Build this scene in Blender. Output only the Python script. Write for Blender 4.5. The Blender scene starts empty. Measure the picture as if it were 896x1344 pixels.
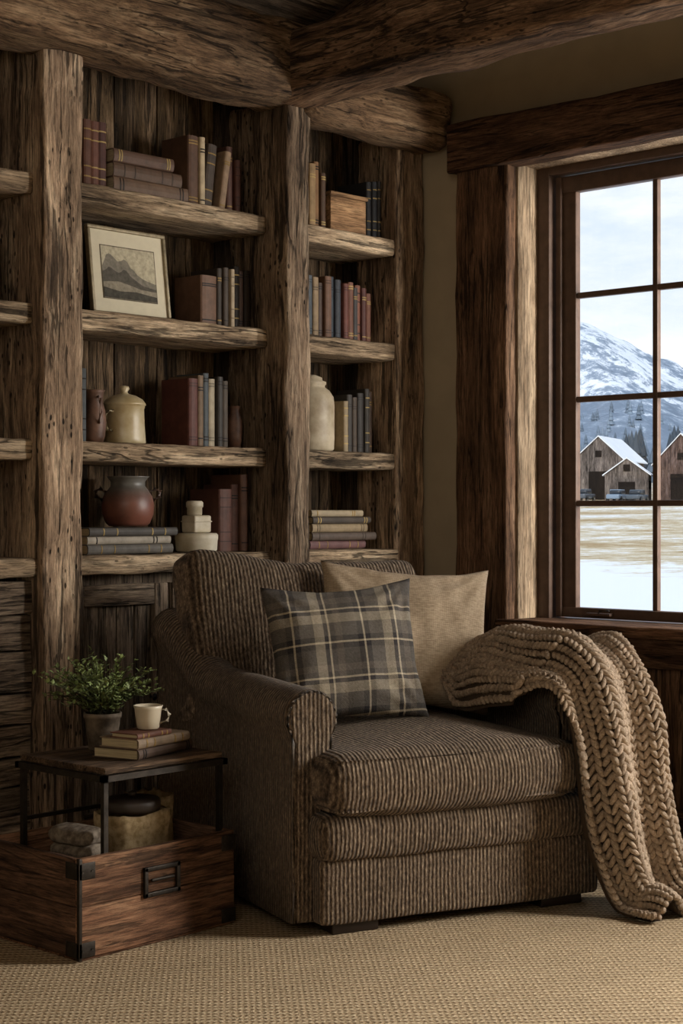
import bpy, bmesh, math, random
from mathutils import Vector, Matrix, noise
random.seed(7)
R=random.random
def U(a,b): return a+(b-a)*R()
def hx(h):
    h=h.lstrip('#'); o=[]
    for i in (0,2,4):
        c=int(h[i:i+2],16)/255
        o.append(c/12.92 if c<=.04045 else ((c+.055)/1.055)**2.4)
    return (o[0],o[1],o[2],1.0)
# ------------------------------------------------------------ node helpers
def nd(nt,t,ins=None,**props):
    n=nt.nodes.new(t)
    for k,v in props.items(): setattr(n,k,v)
    if ins:
        for k,v in ins.items():
            s=n.inputs[k]
            if isinstance(v,bpy.types.NodeSocket): nt.links.new(v,s)
            else: s.default_value=v
    return n
def ma(nt,op,a,b=0.0,c=0.0):
    n=nd(nt,'ShaderNodeMath',{0:a,1:b,2:c},operation=op); return n.outputs[0]
def ramp(nt,fac,stops,interp='LINEAR'):
    n=nd(nt,'ShaderNodeValToRGB',{0:fac}); cr=n.color_ramp; cr.interpolation=interp
    while len(cr.elements)<len(stops): cr.elements.new(.5)
    for e,(p,c) in zip(cr.elements,stops): e.position=p; e.color=c
    return n.outputs[0]
def mixc(nt,mode,f,a,b):
    return nd(nt,'ShaderNodeMixRGB',{0:f,1:a,2:b},blend_type=mode).outputs[0]
def mr(nt,v,a,b,c=0.0,d=1.0):
    return nd(nt,'ShaderNodeMapRange',{0:v,1:a,2:b,3:c,4:d}).outputs[0]
def newmat(name,rough=.8,spec=.3):
    m=bpy.data.materials.new(name); m.use_nodes=True; nt=m.node_tree
    b=nt.nodes['Principled BSDF']; b.inputs['Roughness'].default_value=rough
    b.inputs['Specular IOR Level'].default_value=spec
    return m,nt,b
def setbump(nt,b,h,strength=.5,dist=.01):
    n=nd(nt,'ShaderNodeBump',{'Height':h,'Strength':strength,'Distance':dist})
    nt.links.new(n.outputs[0],b.inputs['Normal'])
def noi(nt,vec,scale,detail=4,rough=.55,dist=0.0):
    return nd(nt,'ShaderNodeTexNoise',{'Vector':vec,'Scale':scale,'Detail':detail,'Roughness':rough,'Distortion':dist}).outputs['Fac']
def vscale(nt,v,s):
    return nd(nt,'ShaderNodeVectorMath',{0:v,1:s},operation='MULTIPLY').outputs[0]
def objco(nt): return nd(nt,'ShaderNodeTexCoord').outputs['Object']
G4=lambda g:(g,g,g,1)

def wood(name,cols,axis='Z',bump=.6,rough=.85,crack=.75,worm=.6,vary=.3,sc=1.0,dist=.014):
    m,nt,b=newmat(name,rough,.22)
    co=objco(nt)
    at=nd(nt,'ShaderNodeAttribute',attribute_name='rnd').outputs['Fac']
    off=nd(nt,'ShaderNodeCombineXYZ',{0:ma(nt,'MULTIPLY',at,17.3),1:ma(nt,'MULTIPLY',at,9.1),2:ma(nt,'MULTIPLY',at,23.7)}).outputs[0]
    v=nd(nt,'ShaderNodeVectorMath',{0:co,1:off},operation='ADD').outputs[0]
    ai='XYZ'.index(axis)
    def st(along,across):
        s=[across*sc]*3; s[ai]=along*sc; return vscale(nt,v,tuple(s))
    A=noi(nt,st(2.2,16),1.0,9,.72,.5)
    F=noi(nt,st(9,150),1.0,5,.75,.3)
    C=noi(nt,st(1.5,30),1.0,5,.62,.4)
    C2=noi(nt,st(.9,13),1.0,4,.55,.5)
    big=noi(nt,st(1.6,3.5),1.0,4,.6)
    col=ramp(nt,A,[(.30,hx(cols[0])),(.5,hx(cols[1])),(.70,hx(cols[2]))])
    col=mixc(nt,'MULTIPLY',.9,col,ramp(nt,F,[(.36,G4(.28)),(.5,G4(.92)),(.64,G4(1.45))]))
    cm=mr(nt,C,.385,.415)
    ck2=mr(nt,ma(nt,'ABSOLUTE',ma(nt,'SUBTRACT',C2,.5)),.004,.016)
    ck2=ma(nt,'MAXIMUM',ck2,mr(nt,big,.5,.56))
    cm=ma(nt,'MULTIPLY',cm,ck2)
    col=mixc(nt,'MULTIPLY',crack,col,ramp(nt,cm,[(0,G4(.06)),(1,G4(1))]))
    vo=nd(nt,'ShaderNodeTexVoronoi',{'Vector':st(20,46),'Scale':1.0}).outputs['Distance']
    wm=ma(nt,'MAXIMUM',mr(nt,vo,.16,.24),mr(nt,noi(nt,st(3,6),1.0,2),.58,.5))
    col=mixc(nt,'MULTIPLY',worm,col,ramp(nt,wm,[(0,G4(.06)),(1,G4(1))]))
    col=mixc(nt,'MULTIPLY',.85,col,ramp(nt,big,[(.32,G4(.55)),(.65,G4(1.3))]))
    br=ma(nt,'ADD',ma(nt,'MULTIPLY',at,vary*2),1-vary)
    hs=nd(nt,'ShaderNodeHueSaturation',{'Value':br,'Color':col}).outputs[0]
    nt.links.new(hs,b.inputs['Base Color'])
    h=ma(nt,'ADD',ma(nt,'MULTIPLY',F,.5),ma(nt,'MULTIPLY',A,.7))
    h=ma(nt,'ADD',h,ma(nt,'MULTIPLY',cm,.8*crack)); h=ma(nt,'ADD',h,ma(nt,'MULTIPLY',wm,.5*worm))
    setbump(nt,b,h,bump,dist)
    return m
def plain(name,col,rough=.6,spec=.4,metal=0,nscale=30,var=.25,bump=.1,dist=.003,col2=None,stretch=(1,1,1)):
    m,nt,b=newmat(name,rough,spec); b.inputs['Metallic'].default_value=metal
    co=vscale(nt,objco(nt),stretch); n=noi(nt,co,nscale,5,.6)
    c=hx(col); c2=hx(col2) if col2 else tuple(x*(1-var) for x in c[:3])+(1,)
    nt.links.new(ramp(nt,n,[(.35,c2),(.62,c)]),b.inputs['Base Color'])
    setbump(nt,b,n,bump,dist); return m
def colmat(name,rough=.6,spec=.3,nscale=25,amt=.6,bump=.15):
    m,nt,b=newmat(name,rough,spec)
    a=nd(nt,'ShaderNodeAttribute',attribute_name='Col').outputs['Color']
    n=noi(nt,objco(nt),nscale,6,.65)
    nt.links.new(mixc(nt,'MULTIPLY',amt,a,ramp(nt,n,[(.3,G4(.5)),(.65,G4(1.2))])),b.inputs['Base Color'])
    setbump(nt,b,n,bump,.003); return m
# ------------------------------------------------------------ mesh builder
class MB:
    def __init__(s): s.v=[];s.f=[];s.m=[];s.c=[];s.r=[];s.s=[]
    def add(s,vs,fs,mat=0,col=(1,1,1),rnd=None,smooth=False,M=None):
        o=len(s.v); r=R() if rnd is None else rnd
        for p in vs:
            p=Vector(p)
            if M is not None: p=M@p
            s.v.append(p)
        s.c+= [tuple(col[:3])+(1,)]*len(vs); s.r+=[r]*len(vs)
        for f in fs: s.f.append([i+o for i in f]); s.m.append(mat); s.s.append(smooth)
    def box(s,x0,x1,y0,y1,z0,z1,**k):
        vs=[(x,y,z) for x in (x0,x1) for y in (y0,y1) for z in (z0,z1)]
        s.add(vs,[(0,1,3,2),(4,6,7,5),(0,4,5,1),(2,3,7,6),(0,2,6,4),(1,5,7,3)],**k)
    def rbox(s,lo,hi,r=.01,seg=(1,1,1),amp=0,freq=3,fn=None,**k):
        k.setdefault('smooth',True)
        r=min(r,min(hi[i]-lo[i] for i in range(3))*.49)
        P=[]
        for i in range(3):
            a,b=lo[i],hi[i]; n=seg[i]
            P.append([a,a+r*.35]+[a+r+(b-a-2*r)*t/n for t in range(n+1)]+[b-r*.35,b])
        n=[len(p)-1 for p in P]; idx={}; vs=[]; fs=[]; seed=Vector((U(0,50),U(0,50),U(0,50)))
        def g(i,j,l):
            key=(i,j,l)
            if key in idx: return idx[key]
            p=Vector((P[0][i],P[1][j],P[2][l]))
            c=Vector([min(max(p[q],lo[q]+r),hi[q]-r) for q in range(3)])
            d=p-c
            if d.length>1e-9: p=c+d.normalized()*r
            if fn: p=fn(p)
            if amp: p=p+noise.noise_vector(p*freq+seed)*amp+noise.noise_vector(p*freq*3.7+seed)*amp*.4
            idx[key]=len(vs); vs.append(p); return idx[key]
        for i in range(n[0]):
            for j in range(n[1]):
                fs.append((g(i,j,0),g(i,j+1,0),g(i+1,j+1,0),g(i+1,j,0)))
                fs.append((g(i,j,n[2]),g(i+1,j,n[2]),g(i+1,j+1,n[2]),g(i,j+1,n[2])))
        for i in range(n[0]):
            for l in range(n[2]):
                fs.append((g(i,0,l),g(i+1,0,l),g(i+1,0,l+1),g(i,0,l+1)))
                fs.append((g(i,n[1],l),g(i,n[1],l+1),g(i+1,n[1],l+1),g(i+1,n[1],l)))
        for j in range(n[1]):
            for l in range(n[2]):
                fs.append((g(0,j,l),g(0,j,l+1),g(0,j+1,l+1),g(0,j+1,l)))
                fs.append((g(n[0],j,l),g(n[0],j+1,l),g(n[0],j+1,l+1),g(n[0],j,l+1)))
        s.add(vs,fs,**k)
    def lathe(s,prof,seg=32,**k):
        k.setdefault('smooth',True)
        vs=[];fs=[];n=len(prof)
        for j in range(seg):
            a=2*math.pi*j/seg
            for (r,z) in prof: vs.append((max(r,1e-4)*math.cos(a),max(r,1e-4)*math.sin(a),z))
        for j in range(seg):
            for i in range(n-1):
                a=j*n+i; b=((j+1)%seg)*n+i
                fs.append((a,b,b+1,a+1))
        s.add(vs,fs,**k)
    def loft(s,rings,cap=True,closed=True,**k):
        vs=[p for r in rings for p in r]; n=len(rings[0]); fs=[]
        for i in range(len(rings)-1):
            for j in range(n if closed else n-1):
                a=i*n+j; b=i*n+(j+1)%n; fs.append((a,b,b+n,a+n))
        if cap and closed:
            fs.append(tuple(range(n-1,-1,-1))); fs.append(tuple((len(rings)-1)*n+j for j in range(n)))
        s.add(vs,fs,**k)
    def tube(s,pts,r,seg=8,**k):
        k.setdefault('smooth',True)
        pts=[Vector(p) for p in pts]; rings=[]
        rr=r if isinstance(r,(list,tuple)) else [r]*len(pts)
        up=Vector((0,0,1))
        for i,p in enumerate(pts):
            t=(pts[min(i+1,len(pts)-1)]-pts[max(i-1,0)]).normalized()
            if abs(t.dot(up))>.95: up=Vector((1,0,0)) if abs(t.x)<.9 else Vector((0,1,0))
            a=t.cross(up).normalized(); b=t.cross(a).normalized(); up=b if abs(b.dot(t))<.5 else up
            rings.append([p+a*math.cos(2*math.pi*j/seg)*rr[i]+b*math.sin(2*math.pi*j/seg)*rr[i] for j in range(seg)])
        s.loft(rings,**k)
    def obj(s,name,mats,parent=None,M=None,recalc=True):
        me=bpy.data.meshes.new(name)
        me.from_pydata([tuple(p) for p in s.v],[],s.f)
        for m in mats: me.materials.append(m)
        me.polygons.foreach_set('material_index',s.m)
        me.polygons.foreach_set('use_smooth',s.s)
        a=me.attributes.new('rnd','FLOAT','POINT'); a.data.foreach_set('value',s.r)
        c=me.color_attributes.new('Col','FLOAT_COLOR','POINT'); c.data.foreach_set('color',[x for q in s.c for x in q])
        if recalc:
            bm=bmesh.new(); bm.from_mesh(me); bmesh.ops.recalc_face_normals(bm,faces=bm.faces); bm.to_mesh(me); bm.free()
        me.update()
        o=bpy.data.objects.new(name,me); bpy.context.collection.objects.link(o)
        if M is not None: o.matrix_world=M
        if parent: o.parent=parent
        return o
def empty(name,M=None):
    e=bpy.data.objects.new(name,None); e.empty_display_size=.1; bpy.context.collection.objects.link(e)
    if M is not None: e.matrix_world=M
    return e
T=lambda x,y,z:Matrix.Translation((x,y,z))
def RX(a): return Matrix.Rotation(math.radians(a),4,'X')
def RY(a): return Matrix.Rotation(math.radians(a),4,'Y')
def RZ(a): return Matrix.Rotation(math.radians(a),4,'Z')

# ------------------------------------------------------------ materials
wZ=wood('weathered_wood_v',['#41332a','#927b65','#cfb89c'],'Z',bump=1.0,worm=.95)
wX=wood('weathered_wood_h',['#4f3f31','#a08a70','#d6c0a2'],'X',bump=1.0,worm=.6)
wBX=wood('log_wood_x',['#403024','#97795c','#cfb08c'],'X',bump=1.0,worm=.6)
wBY=wood('log_wood_y',['#36271c','#83664d','#bd9c7e'],'Y',bump=1.0,worm=.7)
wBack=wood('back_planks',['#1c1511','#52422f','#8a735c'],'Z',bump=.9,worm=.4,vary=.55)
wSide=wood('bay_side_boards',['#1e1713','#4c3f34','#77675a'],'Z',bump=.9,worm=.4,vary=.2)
wCab=wood('cabinet_wood',['#3c3128','#806f5e','#ae9c86'],'Z',bump=.8,worm=.3,vary=.3)
wCabX=wood('cabinet_wood_h',['#3c3128','#806f5e','#ae9c86'],'X',bump=.8,worm=.3,vary=.3)
wCasD=wood('casing_dark',['#33251b','#7a5c46','#a5856a'],'Z',bump=.7,worm=.3)
wHead=wood('header_wood',['#2a1d15','#644835','#8f6f56'],'Y',bump=.8,worm=.3)
wJamb=wood('jamb_wood',['#75604a','#ab947a','#cbb598'],'Z',bump=.4,worm=.3,crack=.4)
wCrate=wood('crate_wood',['#3a271b','#785640','#a37f62'],'X',bump=.5,worm=.3,crack=.6,vary=.15)
wTab=wood('table_wood',['#2d231b','#624e3d','#917962'],'X',bump=.5,worm=.3)
wBox=wood('box_wood',['#5b4430','#8c6c4e','#ac8c68'],'X',bump=.3,worm=.1,crack=.3)
wFloor=wood('floor_planks',['#2c1c10','#6a4a2e','#94704a'],'Y',bump=.3,worm=0,crack=.4,rough=.45)
wCeil=wood('ceiling_planks',['#2e241c','#6f5d4c','#ab957c'],'X',bump=.7,worm=.3,vary=.4)
mWall=plain('painted_plaster','#b3a68e',.9,.2,nscale=6,var=.08,bump=.08)
mFrameW=plain('window_frame_paint','#5c483c',.5,.4,nscale=20,var=.3)
mMetal=plain('dark_iron','#3a342e',.5,.5,metal=.7,nscale=40,var=.5,bump=.3)
mBook=colmat('book_cloth'); mPage=plain('book_pages','#c4b493',.9,.1,nscale=8,var=.3,stretch=(1,1,30),bump=.3)

def corduroy(name,axis):
    m,nt,b=newmat(name,.95,.1)
    co=objco(nt); sp=nd(nt,'ShaderNodeSeparateXYZ',{0:co})
    ai='XYZ'.index(axis); c=sp.outputs[ai]
    w=noi(nt,co,5,2); w2=noi(nt,co,45,2)
    c=ma(nt,'ADD',c,ma(nt,'ADD',ma(nt,'MULTIPLY',w,.014),ma(nt,'MULTIPLY',w2,.005)))
    s=ma(nt,'SINE',ma(nt,'MULTIPLY',c,2*math.pi/.0142))
    s=ma(nt,'ADD',ma(nt,'MULTIPLY',s,.5),.5)
    fs_=[55,55,55]; fs_[ai]=150
    fl=noi(nt,vscale(nt,co,tuple(fs_)),1.0,5,.75); big=noi(nt,co,3,3)
    k=ma(nt,'ADD',ma(nt,'MULTIPLY',s,.48),mr(nt,fl,.34,.66,-.22,.56))
    col=ramp(nt,k,[(.03,hx('#2f261e')),(.42,hx('#5f5042')),(.75,hx('#837260')),(1.0,hx('#b09d85'))])
    col=mixc(nt,'MULTIPLY',.5,col,ramp(nt,big,[(.3,G4(.7)),(.65,G4(1.15))]))
    nt.links.new(col,b.inputs['Base Color'])
    b.inputs['Sheen Weight'].default_value=.1
    setbump(nt,b,ma(nt,'ADD',s,ma(nt,'MULTIPLY',fl,.6)),.75,.005)
    return m
mCX=corduroy('corduroy_x','X'); mCY=corduroy('corduroy_y','Y')

# ------------------------------------------------------------ ROOM
XW=5.6; YB=5.12; XL=-1.6; YF=-1.6
f=MB()
yy=XL
while yy<XW+.1:
    f.box(yy,yy+.135,YF,YB,-.03,0); yy+=.138
f.obj('floor',[wFloor])
m,nt,b=newmat('sisal_weave',.95,.1)
co=objco(nt); sp=nd(nt,'ShaderNodeSeparateXYZ',{0:co})
rx=ma(nt,'ADD',ma(nt,'MULTIPLY',sp.outputs[0],.73),ma(nt,'MULTIPLY',sp.outputs[1],-.68))
ry=ma(nt,'ADD',ma(nt,'MULTIPLY',sp.outputs[1],.73),ma(nt,'MULTIPLY',sp.outputs[0],.68))
nw=noi(nt,co,20,4,.7)
s1=ma(nt,'SINE',ma(nt,'ADD',ma(nt,'MULTIPLY',ry,2*math.pi/.025),ma(nt,'MULTIPLY',nw,7.0)))
s2=ma(nt,'SINE',ma(nt,'ADD',ma(nt,'MULTIPLY',rx,2*math.pi/.016),ma(nt,'MULTIPLY',s1,1.5)))
h=ma(nt,'ADD',ma(nt,'MULTIPLY',s1,.28),ma(nt,'MULTIPLY',s2,.15)); h=ma(nt,'ADD',h,.52)
h2=ma(nt,'MULTIPLY',h,mr(nt,noi(nt,co,90,4,.75),.3,.7,.45,1.45))
col=ramp(nt,h2,[(.03,hx('#6a563f')),(.4,hx('#af9879')),(.95,hx('#dcc8a8'))])
col=mixc(nt,'MULTIPLY',.5,col,ramp(nt,noi(nt,co,3,4),[(.3,G4(.8)),(.65,G4(1.1))]))
nt.links.new(col,b.inputs['Base Color']); setbump(nt,b,h2,.8,.008); mRug=m
f=MB(); f.rbox((-1.3,-1.3,0.0),(5.08,4.5,.012),.005,(1,1,1)); f.obj('area_rug',[mRug])
w=MB(); w.box(XL-.2,XW+.25,YB,YB+.2,-.05,4.6); w.obj('wall_back',[mWall])
w=MB(); w.box(XL-.2,XL,YF,YB,-.05,5.6); w.obj('wall_left',[mWall])
w=MB(); w.box(XL-.2,XW+.25,YF-.2,YF,-.05,6.2); w.obj('wall_front',[mWall])
W1=(2.27,4.19); W2=(-.35,1.55); Z0,Z1=.80,2.80
w=MB()
w.box(XW,XW+.25,YF,YB,-.05,Z0); w.box(XW,XW+.25,YF,YB,Z1,6.0)
for a,b_ in ((YF,W2[0]),(W2[1],W1[0]),(W1[1],YB)): w.box(XW,XW+.25,a,b_,Z0,Z1)
w.obj('wall_right',[mWall])
c=MB(); sl=.33
def cz(y): return 3.42+(YB-y)*sl
y=YB
while y>YF-.1:
    y2=y-.17
    c.add([(XL-.2,y,cz(y)),(XW+.25,y,cz(y)),(XW+.25,y2+.006,cz(y2)),(XL-.2,y2+.006,cz(y2)),
           (XL-.2,y,cz(y)+.03),(XW+.25,y,cz(y)+.03),(XW+.25,y2,cz(y2)+.03),(XL-.2,y2,cz(y2)+.03)],
          [(0,1,2,3),(4,7,6,5),(0,4,5,1),(2,6,7,3),(0,3,7,4),(1,5,6,2)])
    y=y2
c.box(XL-.3,XW+.4,YF-.3,YB+.3,cz(YF)+.2,cz(YF)+.25)
c.obj('ceiling',[wCeil])
for rxp in (.6,1.9,3.2,4.32,5.2):
    t=MB(); ang=-math.degrees(math.atan(sl))
    t.rbox((-.06,-6.3,-.16),(.06,0,-.0),.02,(1,24,1),.008,4)
    t.obj('ceiling_rafter',[wBY],M=T(rxp,YB-.08,cz(YB)-.01)@RX(ang))
b=MB(); b.rbox((XL+.02,4.50,2.93),(4.74,4.80,3.24),.06,(110,8,8),.030,2.6); b.obj('ceiling_beam',[wBX])
b=MB(); b.rbox((4.70,4.52,2.90),(5.585,4.78,3.15),.065,(24,7,7),.024,3); b.obj('ceiling_beam',[wBX])
b=MB(); b.rbox((4.52,YF+.02,2.95),(4.80,4.66,3.22),.065,(8,110,8),.034,2.3); b.obj('ceiling_beam',[wBY])

# ------------------------------------------------------------ BOOKCASE
bk=empty('built_in_bookcase')
def hewn(name,lo,hi,r,seg,amp,freq,mat,parent):
    m=MB(); m.rbox(lo,hi,r,seg,amp,freq); return m.obj(name,[mat],parent)
hewn('post_left',(3.462,4.655,.0),(3.640,4.95,2.97),.02,(6,5,70),.010,5,wZ,bk)
hewn('post_middle',(4.617,4.60,.0),(4.752,4.95,2.97),.02,(5,6,70),.010,5,wZ,bk)
hewn('post_right',(5.402,4.70,.0),(5.588,4.95,2.97),.02,(6,5,70),.009,5,wZ,bk)
hewn('post_far',(2.25,4.66,.0),(2.45,4.95,2.97),.02,(4,4,40),.012,4,wZ,bk)
SH=[2.50,2.04,1.558]
bays=[(2.45,3.465),(3.634,4.619),(4.75,5.404)]
for z in SH:
    for i,(x0,x1) in enumerate(bays):
        m=MB(); m.rbox((x0,4.715,z-.075),(x1,5.05,z),.014,(30,4,2),.005,8); m.obj('shelf',[wX],bk)
for i,(x0,x1) in enumerate(bays):
    m=MB(); m.rbox((x0,4.69,1.07),(x1,5.05,1.139),.014,(30,4,2),.005,8); m.obj('cabinet_ledge',[wX],bk)
m=MB(); x=2.3
while x<5.58:
    wd=U(.09,.16); wd=min(wd,5.59-x)
    d=U(0,.02)
    m.rbox((x+.002,5.055-d,1.0),(x+wd-.002,5.10,3.35),.004,(1,1,12),.004,5); x+=wd
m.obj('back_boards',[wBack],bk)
m=MB()
for xx in (3.47,3.612,4.63,4.72,5.42): m.box(xx,xx+.02,4.9,5.06,0,3.0)
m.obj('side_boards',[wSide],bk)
m=MB()
for (x0,x1) in bays[1:]:
    n=2 if x1-x0>.8 else 1
    m.box(x0,x1,4.80,4.82,0,1.07)
    for k in range(n):
        a=x0+(x1-x0)*k/n+.012; c_=x0+(x1-x0)*(k+1)/n-.012
        m.rbox((a,4.745,.10),(a+.065,4.785,1.03),.004,(1,1,8),.003,9)
        m.rbox((c_-.065,4.745,.10),(c_,4.785,1.03),.004,(1,1,8),.003,9)
        m.rbox((a+.065,4.747,.95),(c_-.065,4.785,1.03),.004,(4,1,1),.003,9,mat=1)
        m.rbox((a+.065,4.747,.10),(c_-.065,4.785,.19),.004,(4,1,1),.003,9,mat=1)
        q=(c_-a-.13)/4
        for j in range(4):
            m.rbox((a+.065+q*j+.002,4.765+U(0,.006),.19),(a+.065+q*(j+1)-.002,4.79,.95),.004,(1,1,10),.003,9)
        m.tube([(c_-.09 if k==0 else a+.09,4.742,.6),(c_-.09 if k==0 else a+.09,4.72,.6)],[.006,.014],mat=2)
    m.rbox((x0,4.73,.0),(x1,4.80,.10),.005,(8,1,1),.003,8,mat=1)
m.obj('cabinet_doors',[wCab,wCabX,mMetal],bk)
m=MB(); z=0
while z<1.05:
    h_=min(U(.1,.15),1.06-z); m.rbox((2.45,4.735-U(0,.012),z+.003),(3.465,4.78,z+h_-.003),.005,(16,1,1),.006,7); z+=h_
m.obj('plank_front',[wCabX],bk)

# ------------------------------------------------------------ WINDOWS
mGlass=bpy.data.materials.new('window_glass'); mGlass.use_nodes=True; nt=mGlass.node_tree; nt.nodes.clear()
tr=nd(nt,'ShaderNodeBsdfTransparent'); gl=nd(nt,'ShaderNodeBsdfGlossy',{'Roughness':.02}); mx=nd(nt,'ShaderNodeMixShader',{0:.04,1:tr.outputs[0],2:gl.outputs[0]}); ou=nd(nt,'ShaderNodeOutputMaterial',{0:mx.outputs[0]})
def window(name,y0,y1,cols):
    e=empty(name)
    g=MB()
    def bx(x0,x1,a,b_,c_,d,r=.006): g.rbox((x0,a,c_),(x1,b_,d),r,(1,1,1))
    bx(5.72,5.84,y1-.075,y1,Z0,Z1); bx(5.72,5.84,y0,y0+.075,Z0,Z1)
    bx(5.72,5.84,y0+.07,y1-.07,Z1-.055,Z1); bx(5.72,5.84,y0+.07,y1-.07,Z0,Z0+.045)
    a,b_=y0+.085,y1-.085; c_,d=Z0+.05,Z1-.06
    iy0,iy1,iz0,iz1=y0+.183,y1-.183,.893,2.668
    bx(5.75,5.81,b_-.03,b_,c_,d); bx(5.75,5.81,a,a+.03,c_,d)
    bx(5.765,5.80,iy1,b_-.02,c_,d); bx(5.765,5.80,a+.02,iy0,c_,d)
    bx(5.76,5.805,a,b_,iz1,d); bx(5.76,5.805,a,b_,c_,iz0)
    for k in range(1,cols):
        yy=iy0+(iy1-iy0)*k/cols; bx(5.768,5.795,yy-.0125,yy+.0125,iz0,iz1,.004)
    for k in range(1,4):
        zz=iz0+(iz1-iz0)*k/4; bx(5.769,5.794,iy0,iy1,zz-.0125,zz+.0125,.004)
    yl=iy1-.13
    g.rbox((5.735,yl-.06,.862),(5.765,yl+.06,.874),.003); g.tube([(5.74,yl,.872),(5.72,yl-.02,.885),(5.715,yl-.07,.888)],.005,mat=1)
    g.obj('frame',[mFrameW,mMetal],e)
    g=MB(); g.box(5.782,5.784,iy0-.01,iy1+.01,iz0-.01,iz1+.01); g.obj('glass_pane',[mGlass],e)
    g=MB(); g.rbox((5.585,y1-.012,Z0),(5.745,y1+.012,Z1),.004,(2,1,20),.003,6); g.rbox((5.585,y0-.012,Z0),(5.745,y0+.012,Z1),.004,(2,1,20),.003,6)
    g.obj('jamb',[wJamb],e)
    g=MB(); g.rbox((5.585,y0,Z1-.02),(5.745,y1,Z1+.005),.004,(2,20,1),.002,6); g.obj('head_jamb',[wJamb],e)
    g=MB(); g.rbox((5.525,y1+.005,.745),(5.605,y1+.285,Z1),.012,(2,4,30),.008,5); g.rbox((5.525,y0-.285,.745),(5.605,y0-.005,Z1),.012,(2,4,30),.008,5)
    g.obj('side_casing',[wCasD],e)
    g=MB(); g.rbox((5.49,y0-.31,2.775),(5.61,y1+.31,2.985),.015,(2,30,3),.010,4); g.obj('header',[wHead],e)
    g=MB(); g.rbox((5.50,y0-.08,.80),(5.76,y1+.05,.845),.010,(2,24,1),.004,6); g.rbox((5.53,y0-.06,.68),(5.61,y1+.03,.80),.008,(2,24,1),.004,6)
    g.obj('sill',[wHead],e)
    return e
window('window_1',W1[0],W1[1],4); window('added_light_window',W2[0],W2[1],4)  # second window is out of view, added to bring in more light
m=MB(); y=YF+.01
while y<4.68:
    q=min(U(.10,.15),4.69-y); m.rbox((5.568,y+.002,.13),(5.598,y+q-.002,.72),.004,(1,1,6),.003,6); y+=q
m.obj('trim_1',[wCasD])
m=MB(); m.rbox((5.55,YF+.01,0),(5.598,4.69,.13),.006,(1,30,1),.003,6); m.obj('baseboard_right',[wHead])

# ------------------------------------------------------------ BOOKS
def book(mb,M,t,h,d,col,band=True,rnd=None):
    c=hx(col); bt=.003; n=6
    mb.box(0,bt,.004,d,0,h,col=c,M=M); mb.box(t-bt,t,.004,d,0,h,col=c,M=M)
    outer=[];inner=[]
    for i in range(n+1):
        a=math.pi*i/n; x=t/2-math.cos(a)*t/2; yv=.004-math.sin(a)*min(.010,t*.3)
        outer.append((x,yv)); inner.append((t/2-math.cos(a)*(t/2-bt),yv+bt))
    pr=outer+inner[::-1]
    mb.loft([[(x,y,0) for x,y in pr],[(x,y,h) for x,y in pr]],col=c,M=M)
    mb.box(bt,t-bt,.006,d-.006,.004,h-.005,mat=1,M=M)
    if band:
        k=random.choice([(.08,.12,.88,.92),(.15,.3,.7,.85),(.1,.78,.82)])
        bc=random.choice([hx('#8f7440'),hx('#1c1612'),hx('#a8905a'),tuple(v*.5 for v in c)])
        for q in k:
            o=[(x,y-.0012) for x,y in outer[1:-1]]; i_=[(x,y+.002) for x,y in outer[1:-1]]
            p2=o+i_[::-1]
            mb.loft([[(x,y,h*q) for x,y in p2],[(x,y,h*q+.005) for x,y in p2]],col=bc,M=M)
def row(name,x0,z,books,y=4.79,lean=0):
    mb=MB(); x=x0
    for bkk in books:
        t,h,col=bkk[:3]; tl=bkk[3] if len(bkk)>3 else 0
        M=T(x,y+U(0,.025),z)@RY(tl)
        ex=h*math.sin(math.radians(abs(tl)))
        book(mb,M,t,h,U(.15,.18),col)
        x+=t*1.0+.0015+ex*.55
    return mb.obj(name,[mBook,mPage])
def stack(name,x0,z,books,y=4.79,M0=None,ang=2.5):
    mb=MB(); zz=0
    for (t,L,d,col) in books:
        M=T(x0+U(0,.012),y+U(0,.012),z+zz+t)@RZ(U(-ang,ang))@RY(90)
        if M0 is not None: M=M0@T(0,0,zz+t)@RZ(U(-ang*2,ang*2))@RY(90)
        book(mb,M,t,L,d,col); zz+=t+.0005
    return mb.obj(name,[mBook,mPage])
ez=.003
z=SH[0]+ez
row('row_of_books',3.66,z,[(.04,.24,'#2c1d18'),(.04,.26,'#4a2f26'),(.04,.25,'#5a3a2c'),(.038,.25,'#644034'),(.04,.255,'#4a2e28')])
stack('stack_of_books',3.885,z,[(.062,.36,.2,'#6a5444'),(.055,.34,.19,'#584436'),(.05,.29,.17,'#5c463a')],y=4.80)
row('row_of_books',4.265,z,[(.055,.28,'#563e30'),(.028,.28,'#b3a184'),(.05,.27,'#453b34',7),(.034,.25,'#8d7660',9),(.034,.27,'#523830'),(.03,.22,'#4a2c22')])
z=SH[1]+ez
row('row_of_books',4.345,z,[(.085,.20,'#6a5040'),(.025,.235,'#3a332d'),(.028,.24,'#463c35'),(.02,.235,'#a89880'),(.03,.25,'#302b28'),(.03,.235,'#4a372d'),(.03,.24,'#2f2825')])
z=SH[2]+ez
row('row_of_books',3.66,z,[(.04,.24,'#3a2a22'),(.03,.26,'#4a4038'),(.028,.27,'#4a4e50')])
row('row_of_books',4.265,z,[(.05,.265,'#58342d'),(.03,.28,'#705c48'),(.03,.29,'#484e52'),(.036,.27,'#a0947e'),(.03,.28,'#393532'),(.03,.265,'#4c4239')])
z=1.139+ez
stack('stack_of_books',3.75,z,[(.036,.42,.20,'#5b5650'),(.03,.41,.19,'#9b9284'),(.032,.43,.2,'#4a4642')],y=4.775,ang=1.5)
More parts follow.
